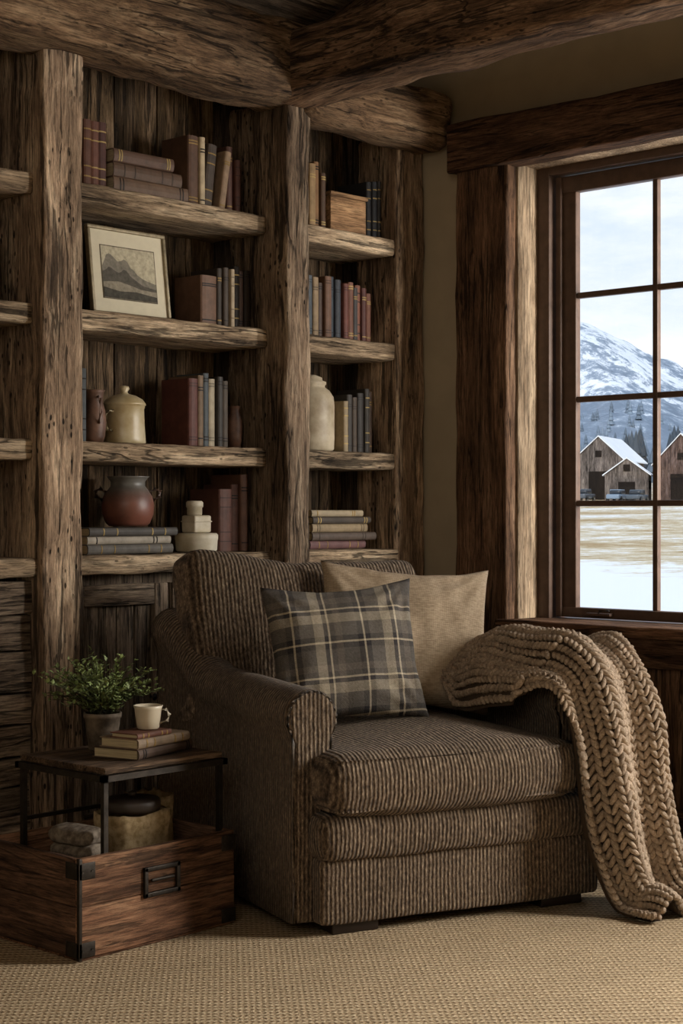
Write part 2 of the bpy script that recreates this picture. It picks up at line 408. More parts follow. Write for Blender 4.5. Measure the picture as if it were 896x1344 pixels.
row('row_of_books',4.43,z,[(.07,.25,'#52342b'),(.04,.27,'#52362c'),(.04,.31,'#604436')])
z=SH[0]+ez
row('row_of_books',4.85,z,[(.035,.25,'#3a2c24'),(.04,.26,'#5b4230'),(.04,.27,'#8e7452'),(.032,.285,'#7a5a3c'),(.03,.24,'#4e3a2c'),],y=4.78)
row('row_of_books',5.31,z,[(.03,.25,'#2a2a2c'),(.03,.255,'#2e3035'),(.024,.26,'#262220')])
z=SH[1]+ez
row('row_of_books',4.86,z,[(.035,.25,'#40352c'),(.032,.25,'#585f62'),(.034,.26,'#454b50'),(.036,.255,'#867258'),(.03,.235,'#46372f'),(.04,.265,'#674c3c'),(.035,.27,'#3b424a'),(.036,.26,'#363a41'),(.032,.245,'#623a32'),(.034,.255,'#684538'),(.028,.235,'#393636'),(.034,.25,'#744b3c'),(.03,.24,'#52322e'),(.03,.22,'#80584a')])
z=SH[2]+ez
row('row_of_books',5.16,z,[(.03,.22,'#8a7a60'),(.035,.25,'#36322f'),(.03,.24,'#44392f'),(.04,.26,'#2e2a28'),(.03,.28,'#3a3632'),(.03,.27,'#4b3b30')])
z=1.139+ez
stack('stack_of_books',4.93,z,[(.036,.36,.19,'#644848'),(.034,.39,.19,'#544840'),(.036,.36,.18,'#8b7a60'),(.03,.38,.18,'#484039'),(.028,.33,.17,'#988a72')],y=4.77)
row('row_of_books',3.17,SH[1]+ez,[(.05,.27,'#3a2a20'),(.05,.26,'#2a211c'),(.05,.26,'#33261e'),(.05,.25,'#3a2a20')],y=4.80)
row('row_of_books',3.12,SH[0]+ez,[(.05,.25,'#3a2a20'),(.05,.24,'#4a2a1c'),(.05,.26,'#33261e')],y=4.80)

m=MB(); m.rbox((5.07,4.79,SH[0]+ez),(5.295,4.97,SH[0]+.16),.004,(6,1,3),.001,8); m.rbox((5.063,4.783,SH[0]+.161),(5.302,4.977,SH[0]+.178),.004,(6,1,1),.001,8)
m.obj('wooden_box',[wBox])
e=empty('framed_landscape_picture',T(3.825,4.845,SH[1]+.004)@RX(-7)@RZ(0))
Wp,Hp=.385,.345
mGold=plain('aged_gold_frame','#9a8c70',.5,.5,metal=.3,nscale=30,var=.4); mMatb=plain('picture_mat','#cfc6ae',.9,.1,var=.06)
m=MB()
for (a,b_,c_,d) in ((0,Wp,0,.014),(0,Wp,Hp-.014,Hp),(0,.014,.014,Hp-.014),(Wp-.014,Wp,.014,Hp-.014)): m.rbox((a,-.012,c_),(b_,.012,d),.004)
m.obj('frame',[mGold],e)
m=MB(); m.box(.012,Wp-.012,-.002,.010,.012,Hp-.012); m.obj('mat_board',[mMatb],e)
mArt=colmat('picture_print',.8,.1,nscale=60,amt=.7)
m=MB(); px0,px1,pz0,pz1=.062,Wp-.062,.07,Hp-.075
m.box(px0-.004,px1+.004,-.0035,-.0021,pz0-.004,pz1+.004,col=hx('#6a6254'))
m.box(px0,px1,-.004,-.0021,pz0,pz1,col=hx('#b5ac94'))
def sil(y,base,pts,col):
    vs=[];fs=[]
    for (x,zv) in pts: vs+= [(px0+(px1-px0)*x,y,base),(px0+(px1-px0)*x,y,pz0+(pz1-pz0)*zv)]
    for i in range(len(pts)-1): fs.append((2*i,2*i+2,2*i+3,2*i+1))
    m.add(vs,fs,col=hx(col))
sil(-.0045,pz0,[(0,.60),(.05,.72),(.09,.83),(.14,.86),(.18,.84),(.24,.78),(.3,.72),(.36,.74),(.42,.78),(.48,.74),(.54,.62),(.60,.58),(.66,.50),(.75,.44),(.85,.4),(1,.36)],'#7e786c')
sil(-.0050,pz0,[(0,.5),(.07,.54),(.12,.60),(.17,.58),(.22,.54),(.3,.5),(.34,.52),(.40,.58),(.45,.56),(.52,.46),(.6,.4),(.75,.3),(1,.25)],'#5a564e')
sil(-.0055,pz0,[(0,.3),(.3,.33),(.5,.28),(.7,.22),(1,.2)],'#8c8474')
sil(-.0060,pz0,[(0,.2),(.3,.14),(.6,.16),(1,.1)],'#4d4a43')
m.obj('print',[mArt],e,recalc=False)
for ch in e.children: ch.matrix_parent_inverse=Matrix()

mCream=plain('cream_enamel','#c4b696',.35,.5,nscale=9,var=.2,bump=.05,col2='#a8946c')
mStone=plain('stoneware','#bfb29a',.5,.4,nscale=7,bump=.08,col2='#8f8068')
mWhite=plain('white_ceramic','#c8c0ae',.5,.4,nscale=9,bump=.05,col2='#a89c84')
mClay=colmat('glazed_clay',.4,.5,nscale=9,amt=.9)
mPitch=plain('brown_pottery','#7a5a48',.5,.4,nscale=10,col2='#463026')
e=empty('enamel_canister',T(4.008,4.88,SH[2]+ez))
m=MB(); m.lathe([(0,0),(.078,0),(.083,.006),(.082,.02),(.078,.08),(.076,.135),(.079,.14),(.079,.147),(.084,.15),(.082,.156),(.07,.172),(.045,.186),(.018,.193),(.012,.2),(.02,.212),(.017,.222),(0,.225)],40)
m.tube([(-.072,-.02,.125),(-.1,-.025,.122),(-.115,-.028,.1),(-.115,-.028,.07),(-.1,-.025,.052),(-.075,-.02,.05)],.007)
o=m.obj('body',[mCream],e); o.matrix_parent_inverse=Matrix()
e=empty('pottery_pitcher',T(3.822,4.83,SH[2]+ez)@RZ(-100))
m=MB(); m.lathe([(0,0),(.034,0),(.04,.02),(.046,.07),(.042,.12),(.032,.155),(.036,.185),(.042,.195),(.038,.195),(.03,.16),(.036,.12),(.03,.02),(0,.015)],28)
m.tube([(.03,-.0,.17),(.062,-.01,.16),(.07,-.01,.11),(.045,-.005,.07)],.006)
m.obj('body',[mPitch],e).matrix_parent_inverse=Matrix()
m=MB(); m.lathe([(0,0),(.026,0),(.032,.04),(.034,.11),(.022,.15),(.026,.17),(.02,.17),(.016,.15),(0,.14)],24); m.obj('pottery_vase',[mPitch],M=T(4.55,4.84,SH[2]+ez))
m=MB(); m.lathe([(0,0),(.092,0),(.1,.01),(.102,.06),(.102,.2),(.098,.235),(.08,.262),(.062,.275),(.06,.283),(.066,.29),(.066,.3),(.05,.306),(.048,.318),(.02,.33),(0,.332)],40); m.obj('stoneware_jar',[mStone],M=T(5.045,4.885,SH[2]+ez))
e=empty('clay_pot',T(4.03,4.885,1.139+.106)@RZ(-38))
m=MB(); prof=[(0,0),(.07,0),(.085,.012),(.098,.045),(.102,.08),(.094,.115),(.078,.14),(.066,.155),(.066,.172),(.078,.188),(.083,.192),(.076,.192),(.06,.175),(.06,.15),(.085,.1),(.06,.03),(0,.02)]
m.lathe(prof,40,col=hx('#74483a'))
for i,p in enumerate(m.v):
    t=min(max((p.z-.1)/.05,0),1); a=hx('#74483a'); b_=hx('#6f6c66'); m.c[i]=tuple(a[k]*(1-t)+b_[k]*t for k in range(3))+(1,)
for s_ in (-1,1):
    m.tube([(s_*.082,0,.13),(s_*.105,0,.145),(s_*.125,0,.135),(s_*.122,0,.115),(s_*.095,0,.1)],.009,col=hx('#5a4438'))
m.obj('body',[mClay],e).matrix_parent_inverse=Matrix()
e=empty('stacked_ceramic_boxes',T(4.335,4.83,1.139+ez))
m=MB(); m.lathe([(0,0),(.075,0),(.082,.008),(.084,.045),(.086,.05),(.086,.066),(.08,.074),(0,.076)],36)
m.rbox((-.045,-.04,.0765),(.045,.04,.145),.008); m.rbox((-.047,-.042,.118),(.047,.042,.123),.002)
m.lathe([(0,.1455),(.028,.1455),(.03,.15),(.03,.175),(.034,.178),(.034,.196),(.028,.202),(0,.203)],24,M=T(-.01,0,0))
m.obj('body',[mWhite],e).matrix_parent_inverse=Matrix()

# ------------------------------------------------------------ ARMCHAIR
RZR=.012
MC=T(3.53,3.35,RZR)@RZ(-20)
ch=empty('armchair',MC)
def part(mb,name,mats,recalc=True):
    o=mb.obj(name,mats,ch,recalc=recalc); o.matrix_parent_inverse=Matrix(); return o
def yside(m,lox,hix):
    for q,f_ in enumerate(m.f):
        c_=sum((m.v[i] for i in f_),Vector())/len(f_)
        if c_.x<lox or c_.x>hix: m.m[q]=1
m=MB(); m.rbox((.0,.035,.032),(1.02,1.18,.24),.02,(20,16,3),.004,5)
yside(m,.006,1.014); part(m,'base_lower',[mCX,mCY])
m=MB(); m.rbox((-.012,.005,.225),(1.03,1.18,.375),.045,(20,16,3),.006,4); yside(m,.0,1.018); part(m,'front_rail',[mCX,mCY])
m=MB()
for (x,y) in ((.13,.11),(.89,.11),(.13,1.08),(.89,1.08)):
    m.rbox((x-.08,y-.045,0),(x+.08,y+.045,.04),.006)
part(m,'feet',[plain('dark_feet','#241812',.4,.5)])
def cush(p,lo,hi,puff,pf):
    u=(p.x-lo[0])/(hi[0]-lo[0])*2-1; v=(p.y-lo[1])/(hi[1]-lo[1])*2-1; w_=(p.z-lo[2])/(hi[2]-lo[2])*2-1
    k=max(0,1-u*u)*max(0,1-v*v)
    q=Vector(p); q.z+=puff*k**.6*w_
    kk=max(0,1-w_*w_)
    q.x+=math.copysign(pf*kk,u)*abs(u)*max(0,1-v*v*.6); q.y+=math.copysign(pf*kk,v)*abs(v)*max(0,1-u*u*.6)
    q.z-= .012*math.sin((u+1)*4.0)*(1 if w_>0 else 0)*(1-v*v)
    return q
lo,hi=(.0,-.045,.375),(.905,.90,.55)
m=MB(); m.rbox(lo,hi,.055,(28,28,4),.008,3,fn=lambda p:cush(p,lo,hi,.045,.012)); part(m,'seat_cushion',[mCX])
def pipe(mb,lo,hi,z,r=.045,rad=.006,inset=.012):
    pts=[]
    x0,x1,y0,y1=lo[0]+inset,hi[0]-inset,lo[1]+inset,hi[1]-inset
    for cx,cy,a0 in ((x1-r,y0+r,-90),(x1-r,y1-r,0),(x0+r,y1-r,90),(x0+r,y0+r,180)):
        for k in range(5):
            a=math.radians(a0+90*k/4); pts.append((cx+r*math.cos(a),cy+r*math.sin(a),z))
    pts.append(pts[0]); mb.tube(pts,rad,6)
m=MB(); pipe(m,lo,hi,.539); pipe(m,lo,hi,.392); part(m,'seat_piping',[mCX])
def armtop(b):
    if b<.75: return .745+.02*b
    t=(b-.75)/.45; return .76+.19*t*t*(3-2*t)*.95
def armprof(zt,cx,sgn,sc=1.0,r=.088,zb=.035):
    zc=zt-r; pts=[(-.062,zb),(-.064,(zb+zc)*.5),(-.066,zc-.07),(-.078,zc-.03)]
    for k in range(13):
        a=math.radians(190-200*k/12); pts.append((r*math.cos(a),zc+r*math.sin(a)))
    pts+=[(.078,zc-.03),(.066,zc-.07),(.066,(zb+zc)*.5),(.066,zb)]
    mx_,mz=0,(zt+zb)/2
    return [(cx+sgn*(mx_+(x-mx_)*sc),mz+(zz-mz)*(1-(1-sc)*.25)) for x,zz in pts]
for nm,cx,sg in (('arm_left',.0,1),('arm_right',.975,-1)):
    m=MB(); rings=[]
    for b_,sc in [(.098,.7),(.098,.86),(.104,.94),(.118,1.0)]+[(.15+1.06*k/30,1) for k in range(31)]:
        fl=.025*max(0,(b_-.7)/.5)
        pr=armprof(armtop(b_),cx-sg*fl,sg,sc)
        rings.append([Vector((x,b_,z_))+noise.noise_vector(Vector((x*3,b_*3,z_*3)))*.006 for x,z_ in pr])
    m.loft(rings,smooth=True)
    for q,f_ in enumerate(m.f):
        if all(m.v[i].y<.116 for i in f_): m.m[q]=1
    part(m,nm,[mCY,mCX])
    m=MB(); pr=armprof(armtop(.11),cx,sg,.93); m.tube([(x,.104,z_) for x,z_ in pr],.006,6); part(m,nm+'_piping',[mCX])
m=MB(); m.rbox((-.03,1.10,.035),(1.01,1.22,.95),.05,(16,3,14),.008,3,fn=lambda p:Vector((p.x,p.y+max(0,p.z-.4)*.06,p.z))); part(m,'back_frame',[mCX])
lo2,hi2=(-.455,-.12,-.30),(.455,.12,.30)
MBk=T(.395,1.02,.815)@RY(3.0)@RX(-14)
def bc(p):
    u=p.x/.455; w_=p.z/.30; v=p.y/.12
    k=max(0,1-u*u)*max(0,1-w_*w_); q=Vector(p); q.y+=.05*k**.6*v
    q.z+=.015*(1-u*u)*(1 if w_>0 else -1)*abs(w_)*-1+.02*abs(u)**3*w_
    q.x+=.015*u*abs(w_)**2
    return q
m=MB(); m.rbox(lo2,hi2,.06,(26,5,20),.014,3.5,fn=bc,M=MBk); part(m,'back_cushion',[mCX])

# ------------------------------------------------------------ PILLOWS
def pillow(name,hw,hh,th,mat,M,seed=0,n=40,wr=.012):
    mb=MB()
    for side in (-1,1):
        vs=[];fs=[]
        for i in range(n+1):
            for j in range(n+1):
                u=-1+2*i/n; v=-1+2*j/n
                u2=math.copysign(abs(u)**.85,u); v2=math.copysign(abs(v)**.85,v)
                x=u2*hw*(1-.085*(1-v2*v2)*abs(u2)**2); z_=v2*hh*(1-.085*(1-u2*u2)*abs(v2)**2)
                k=max(0,(1-u2*u2))*max(0,(1-v2*v2)); t=th*k**.42
                w_=noise.noise(Vector((x*7+seed,z_*7,side*3)))*wr*min(1,k*4)
                w_+=noise.noise(Vector((x*22+seed,z_*8,side)))*wr*.5*min(1,k*6)
                for (qx,qz) in ((-1,1),(1,1),(-1,-1),(1,-1)):
                    ax,az=u2-qx,v2-qz; rr_=math.hypot(ax,az); an=math.atan2(az*qz,ax*qx)
                    w_+=math.sin(an*13+seed)*.006*math.exp(-((rr_-.45)/.3)**2)
                sag=-.012*(1-u2*u2)*v2
                ed=noise.noise(Vector((x*9+seed,z_*9,7)))*.006
                vs.append((x+ed,side*(t+w_*min(1,k*8)),z_+sag+ed))
        for i in range(n):
            for j in range(n):
                a=i*(n+1)+j; q=(a,a+1,a+n+2,a+n+1); fs.append(q if side<0 else q[::-1])
        mb.add(vs,fs,smooth=True)
    o=mb.obj(name,[mat],M=M,recalc=False)
    bm=bmesh.new(); bm.from_mesh(o.data); bmesh.ops.remove_doubles(bm,verts=bm.verts,dist=.0008); bmesh.ops.recalc_face_normals(bm,faces=bm.faces); bm.to_mesh(o.data); bm.free()
    return o
m,nt,b=newmat('plaid_wool',.95,.1); co=objco(nt); sp=nd(nt,'ShaderNodeSeparateXYZ',{0:co})
def bands(c,off,per):
    c=ma(nt,'ADD',c,off+per*20); c=ma(nt,'MODULO',c,per); c=ma(nt,'DIVIDE',c,per)
    return ramp(nt,c,[(0,hx('#5a5652')),(.22,hx('#363436')),(.30,hx('#c8bca4')),(.325,hx('#363436')),(.40,hx('#67625c')),(.60,hx('#a69c8a')),(.74,hx('#444142')),(.80,hx('#cfc2aa')),(.825,hx('#5a5652')),(.9,hx('#736b63'))],'CONSTANT')
cx_=bands(sp.outputs[0],.02,.235); cz_=bands(sp.outputs[2],.055,.235)
col=mixc(nt,'MIX',.5,cx_,cz_)
tw=ma(nt,'SINE',ma(nt,'MULTIPLY',ma(nt,'ADD',sp.outputs[0],sp.outputs[2]),900))
nf=noi(nt,co,160,3)
col=mixc(nt,'MULTIPLY',.6,col,ramp(nt,ma(nt,'ADD',nf,ma(nt,'MULTIPLY',tw,.1)),[(.3,G4(.6)),(.65,G4(1.2))]))
nt.links.new(col,b.inputs['Base Color']); setbump(nt,b,nf,.4,.003); mPlaid=m
m,nt,b=newmat('linen_fabric',.95,.1); co=objco(nt); sp=nd(nt,'ShaderNodeSeparateXYZ',{0:co})
s1=ma(nt,'SINE',ma(nt,'MULTIPLY',sp.outputs[0],1300)); s2=ma(nt,'SINE',ma(nt,'MULTIPLY',sp.outputs[2],1300))
nf=noi(nt,vscale(nt,co,(1,1,3)),60,4)
h=ma(nt,'ADD',ma(nt,'MULTIPLY',ma(nt,'ADD',s1,s2),.12),nf)
nt.links.new(ramp(nt,h,[(.25,hx('#988670')),(.7,hx('#c6b298'))]),b.inputs['Base Color']); setbump(nt,b,h,.4,.003); mLinen=m
pillow('linen_throw_pillow',.315,.275,.095,mLinen,MC@T(.675,.715,.835)@RZ(-14)@RY(4)@RX(-20),3,wr=.018)
pillow('plaid_throw_pillow',.262,.248,.085,mPlaid,MC@T(.315,.50,.815)@RZ(-14)@RY(-3)@RX(-20),11)

# ------------------------------------------------------------ KNIT THROW
ctrl=[(.90,.74,.78,.17,.05,0),(.945,.60,.82,.20,.12,.2),(.975,.45,.85,.215,.14,.5),(.985,.28,.865,.215,.14,.8),(1.0,.12,.86,.215,.13,1),
      (1.02,-.01,.78,.20,.10,1),(1.045,-.085,.62,.19,.07,1.1),(1.06,-.115,.42,.175,.05,1.1),(1.085,-.135,.22,.16,.04,1.1),(1.12,-.16,.075,.15,.03,1),(1.14,-.26,.04,.14,.02,.8)]
def cat(v):
    v=min(max(v,0),.9999)*(len(ctrl)-1); i=int(v); t=v-i
    P=[ctrl[min(max(i+k,0),len(ctrl)-1)] for k in (-1,0,1,2)]
    return [.5*((2*P[1][q])+(-P[0][q]+P[2][q])*t+(2*P[0][q]-5*P[1][q]+4*P[2][q]-P[3][q])*t*t+(-P[0][q]+3*P[1][q]-3*P[2][q]+P[3][q])*t**3) for q in range(6)]
def S(u,v):
    c=cat(v); c2=cat(v+.01); c1=cat(v-.01)
    P=Vector(c[:3]); Tn=(Vector(c2[:3])-Vector(c1[:3])).normalized()
    Wd=Vector((1,0,0)); Wd=(Wd-Tn*Wd.dot(Tn)).normalized()
    N=Wd.cross(Tn).normalized()
    if N.z<0 and abs(Tn.z)<.7: N=-N
    if abs(Tn.z)>=.7 and N.y>0: N=-N
    w_,arch,fold=c[3],c[4],c[5]
    arm=min(1,max(0,(.52-v)/.15))*min(1,v/.12)
    d=-arch*(abs(u)**2.0)*(1+(.75*arm if u<0 else .25*arm))
    d+=fold*.034*math.cos(u*8.0+v*3.2)+.012*math.cos(u*5+v*9)
    n_=noise.noise(Vector((u*1.5,v*7,2)))*.024
    p=P+Wd*(w_*math.sin(u*1.35)/math.sin(1.35)*(1+.12*arm)+.022*math.sin(v*7+u)*(1 if v>.4 else 0))+N*(d+n_)
    p.z=max(p.z,.02)
    return p
kn=empty('knit_throw_blanket',MC)
mb=MB(); nu,nv=40,120; vs=[];fs=[]
def frame(u,v):
    p=S(u,v); du=S(u+.01,v)-S(u-.01,v); dv=S(u,min(v+.004,1))-S(u,max(v-.004,0))
    du.normalize(); dv.normalize(); N=du.cross(dv)
    if N.length<1e-6: N=Vector((0,0,1))
    N.normalize(); return p,du,dv,N
ref=frame(0,.25)[3]
flip=-1 if ref.z<0 else 1
for off in (0,-.012):
    o=len(vs)
    for i in range(nu+1):
        for j in range(nv+1):
            p,du,dv,N=frame(-1+2*i/nu,j/nv); vs.append(p+N*flip*off)
    for i in range(nu):
        for j in range(nv):
            a=o+i*(nv+1)+j; fs.append((a,a+1,a+nv+2,a+nv+1))
mb.add(vs,fs,smooth=True)
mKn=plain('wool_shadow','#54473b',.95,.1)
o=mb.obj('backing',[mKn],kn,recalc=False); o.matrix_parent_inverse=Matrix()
mb=MB(); NC,NR=14,72
eN,eM=6,8
base=[]; bf=[]
for a in range(eN+1):
    th=math.pi*a/eN
    for b_ in range(eM):
        ph=2*math.pi*b_/eM; base.append((math.sin(th)**.8*math.cos(ph) if 0<a<eN else 0,math.cos(th),math.sin(th)**.8*math.sin(ph) if 0<a<eN else 0))
for a in range(eN):
    for b_ in range(eM):
        bf.append((a*eM+b_,a*eM+(b_+1)%eM,(a+1)*eM+(b_+1)%eM,(a+1)*eM+b_))
for i in range(NC):
    for j in range(NR):
        for sd in (-1,1):
            du_=2/NC
            u=-1+du_*(i+.5)+sd*du_*.24; v=(j+.5)/NR
            p,a_,t_,N=frame(u,v); N=N*flip
            wid=(S(u+du_*.5,v)-S(u-du_*.5,v)).length
            L=(S(u,min(v+.5/NR,1))-S(u,v-.5/NR)).length
            ang=sd*.62+U(-.12,.12)
            dirv=(t_*math.cos(ang)+a_*math.sin(ang)).normalized(); sv=N.cross(dirv).normalized()
            r1=min(max(wid*.26,.006),.0105)*U(.85,1.12); r2=min(max(L*.85,.013),.026)*U(.9,1.1); r3=.0125*U(.85,1.2)
            cc=U(.72,1.12)
            vs=[p+N*.006+sv*(x*r1)+dirv*(y*r2)+N*(z_*r3+y*.004) for x,y,z_ in base]
            mb.add(vs,bf,smooth=True,col=(cc,cc*.985,cc*.97),rnd=cc)
m,nt,b=newmat('chunky_wool',.95,.1); co=objco(nt)
a=nd(nt,'ShaderNodeAttribute',attribute_name='Col').outputs['Color']; nf=noi(nt,co,150,5,.75)
col=ramp(nt,nf,[(.32,hx('#8a7764')),(.66,hx('#d0bda8'))]); col=mixc(nt,'MULTIPLY',.85,col,a)
nt.links.new(col,b.inputs['Base Color']); setbump(nt,b,nf,.9,.005)
o=mb.obj('knit_stitches',[m],kn,recalc=False); o.matrix_parent_inverse=Matrix()

# ------------------------------------------------------------ CRATE + SIDE TABLE
z0=RZR+.001
cr=empty('wooden_crate',T(2.883,3.71,z0))
def cpart(mb,name,mats):
    o=mb.obj(name,mats,cr); o.matrix_parent_inverse=Matrix(); return o
CW,CD,CH=.605,.47,.295
m=MB()
m.rbox((0,0,.01),(CW,.02,.155),.004,(12,1,2),.002,8); m.rbox((0,0,.157),(CW,.02,CH),.004,(12,1,2),.002,8)
m.rbox((0,CD-.02,.01),(CW,CD,CH),.004,(12,1,2),.002,8)
m.box(.01,CW-.01,.01,CD-.01,.0,.02)
cpart(m,'front_back_boards',[wCrate])
wCrY=wood('crate_wood_side',['#2c1e16','#5b4334','#836450'],'Y',bump=.5,worm=.3,crack=.6,vary=.15)
m=MB()
for x in (0,CW-.02): m.rbox((x,.02,.01),(x+.02,CD-.02,.155),.004,(1,8,2),.002,8); m.rbox((x,.02,.157),(x+.02,CD-.02,CH),.004,(1,8,2),.002,8)
cpart(m,'side_boards',[wCrY])
m=MB()
for (x0,x1) in ((-.003,.055),(CW-.055,CW+.003)):
    for (a,b_) in ((.012,.055),(CH-.06,CH-.012)):
        m.rbox((x0,-.004,a),(x1,.0,b_),.0015)
        for q in (x0+.012,x1-.012): m.tube([(q,-.001,(a+b_)/2),(q,-.007,(a+b_)/2)],[.005,.003])
for (a,b_) in ((.012,.055),(CH-.06,CH-.012)): m.rbox((-.004,-.002,a),(.0,.06,b_),.0015)
m.rbox((-.004,-.004,.005),(.008,.008,CH+.002),.002)
hx0,hx1,hz0,hz1=.235,.375,.145,.235
for (a,b_,c_,d) in ((hx0,hx1,hz0,hz0+.014),(hx0,hx1,hz1-.014,hz1),(hx0,hx0+.014,hz0,hz1),(hx1-.014,hx1,hz0,hz1)): m.rbox((a,-.010,c_),(b_,.0,d),.002)
for q in (hx0+.03,hx1-.03): m.tube([(q,-.012,hz0+.007),(q,-.002,hz0+.007)],.004)
m.rbox((hx0+.025,-.013,hz0+.045),(hx1-.025,-.004,hz0+.054),.003)
cpart(m,'metal_fittings',[mMetal])

st=empty('side_table')
m=MB(); tx0,tx1,ty0,ty1,tz=3.0,3.475,3.745,4.16,.55
for k in range(3):
    a=ty0+(ty1-ty0)*k/3; m.rbox((tx0+.004,a+.001,tz-.018),(tx1-.004,a+(ty1-ty0)/3-.001,tz),.003,(10,1,1),.0015,8)
m.obj('top',[wTab],st)
m=MB()
def bar(p,q,r=.008): m.box(min(p[0],q[0])-r,max(p[0],q[0])+r,min(p[1],q[1])-r,max(p[1],q[1])+r,min(p[2],q[2])-r,max(p[2],q[2])+r)
for (x,y) in ((tx0+.01,ty0+.01),(tx1-.01,ty0+.01),(tx0+.01,ty1-.01),(tx1-.01,ty1-.01)): bar((x,y,z0+.032),(x,y,tz-.03),.008)
bar((tx0,ty0,tz-.03),(tx1,ty0,tz-.03),.009); bar((tx0,ty1,tz-.03),(tx1,ty1,tz-.03),.009); bar((tx0,ty0,tz-.03),(tx0,ty1,tz-.03),.009); bar((tx1,ty0,tz-.03),(tx1,ty1,tz-.03),.009)
bar((tx0+.01,ty1-.01,z0+.34),(tx1-.01,ty1-.01,z0+.34),.006)
m.obj('frame',[mMetal],st)
mSack=plain('burlap_sack','#b09c7c',.95,.1,nscale=45,bump=.5,col2='#857252'); mDarkPot=plain('dark_tin','#3a302a',.5,.5,nscale=20)
def sack(name,x,y,w_,d_,h_,rot,mat=mSack):
    mb=MB(); seed=U(0,20)
    rings=[]
    for k in range(15):
        t=k/14; rr=[.86,1,1.03,1.05,1.04,1.03,1.0,.99,.97,.95,.93,.92,.95,.98,.96][k]
        ring=[]
        for j in range(28):
            a=2*math.pi*j/28; ca,sa=math.cos(a),math.sin(a)
            sx=math.copysign(abs(ca)**.5,ca)*w_/2*rr; sy=math.copysign(abs(sa)**.5,sa)*d_/2*rr
            nz=noise.noise(Vector((ca*2+seed,sa*2,t*4)))*.012*(.4+t)
            ring.append((sx*(1+nz*3),sy*(1+nz*3),h_*t+(noise.noise(Vector((ca*3,sa*3,seed)))*.014 if t>.8 else 0)))
        rings.append(ring)
    for s_,zz in ((.9,.985),(.86,.93),(.84,.86)): rings.append([(p[0]*s_,p[1]*s_,h_*zz) for p in rings[14]])
    mb.loft(rings,smooth=True); return mb.obj(name,[mat],M=T(x,y,z0+.022)@RZ(rot))
sack('burlap_sack',3.235,3.90,.235,.18,.345,4); sack('burlap_sack',3.405,4.02,.13,.15,.36,-8)
m=MB(); m.lathe([(0,0),(.085,0),(.088,.01),(.088,.03),(.082,.036),(.02,.04),(0,.04)],30); m.lathe([(0,.04),(.012,.042),(.014,.055),(0,.06)],16)
m.obj('tin_lid',[mDarkPot],M=T(3.235,3.90,z0+.368))
mGr=plain('gray_wool_cloth','#7c7266',.95,.1,nscale=50,bump=.6,col2='#52483f')
m=MB(); zz=0
for k in range(7):
    h_=.048; wv=.062-.004*abs(k-3)+U(-.003,.003); sh=U(-.006,.006)
    if k==6: wv=.05
    m.rbox((-wv+sh,-.08,zz),(wv+sh,.08,zz+h_),.0225,(8,8,1),.006,9,fn=lambda p:Vector((p.x,p.y,p.z+.008*math.cos(p.x*28)))); zz+=h_-.0015
m.obj('folded_wool_cloth',[mGr],M=T(3.0,3.87,z0+.022)@RZ(10))

ts=tz+.001
stack('stack_of_books',0,0,[(.032,.29,.17,'#54443a'),(.03,.25,.15,'#84725f'),(.016,.16,.11,'#644236')],M0=T(3.165,3.79,ts)@RZ(10),ang=4)
mMug=plain('cream_mug','#cfc4ae',.35,.5,nscale=12,var=.1,bump=.03)
e=empty('coffee_mug',T(3.265,3.86,ts+.0805)@RZ(-50))
m=MB(); m.lathe([(0,0),(.03,0),(.034,.004),(.038,.03),(.042,.062),(.046,.072),(.043,.073),(.039,.062),(.034,.03),(.028,.008),(0,.006)],32)
m.tube([(.036,-.0,.058),(.056,0,.06),(.066,0,.045),(.06,0,.026),(.036,0,.018)],.0055)
m.obj('cup',[mMug],e).matrix_parent_inverse=Matrix()
pl=empty('potted_plant',T(3.235,4.045,ts))
m=MB(); m.lathe([(0,0),(.04,0),(.044,.006),(.052,.07),(.056,.1),(.060,.103),(.060,.118),(.054,.118),(.052,.1),(0,.096)],32)
o=m.obj('pot',[plain('rusty_tin_pot','#7a6c5c',.7,.3,nscale=14,col2='#43392f')],pl); o.matrix_parent_inverse=Matrix()
mLeaf=colmat('leaf_green',.6,.4,nscale=20,amt=.4); mStem=plain('stem_brown','#4c4a2c',.8)
m=MB(); rs=random.Random(3)
for k in range(120):
    a=rs.uniform(0,2*math.pi); rad=rs.uniform(.04,.20)*(1 if rs.random()<.8 else 1.15); hh=rs.uniform(.05,.20)*(1.15-rad*2.2)
    p0=Vector((rs.uniform(-.03,.03),rs.uniform(-.03,.03),.09)); p2=Vector((math.cos(a)*rad,math.sin(a)*rad,.11+hh)); p1=(p0+p2)/2+Vector((0,0,.05))
    pts=[(p0*(1-t)**2+p1*2*t*(1-t)+p2*t*t) for t in [q/7 for q in range(8)]]
    m.tube(pts,[.0016]*7+[.0008],4,mat=1)
    for t in [q/9 for q in range(2,10)]:
        c0=p0*(1-t)**2+p1*2*t*(1-t)+p2*t*t
        for rep in range(2):
            d=Vector((rs.uniform(-1,1),rs.uniform(-1,1),rs.uniform(-.2,.9))).normalized(); L=rs.uniform(.013,.024); sd=d.cross(Vector((rs.uniform(-.4,.4),rs.uniform(-.4,.4),1))).normalized()*L*.33; nn=sd.cross(d).normalized()*L*.15
            g=rs.uniform(.6,1.3); c_=hx('#7d8c55'); c_=(c_[0]*g,c_[1]*g,c_[2]*g)
            m.add([c0,c0+d*L*.4+sd+nn,c0+d*L,c0+d*L*.4-sd+nn,c0+d*L*.45],[(0,1,4),(1,2,4),(2,3,4),(3,0,4)],col=c_,smooth=True)
o=m.obj('foliage',[mLeaf,mStem],pl,recalc=False); o.matrix_parent_inverse=Matrix()

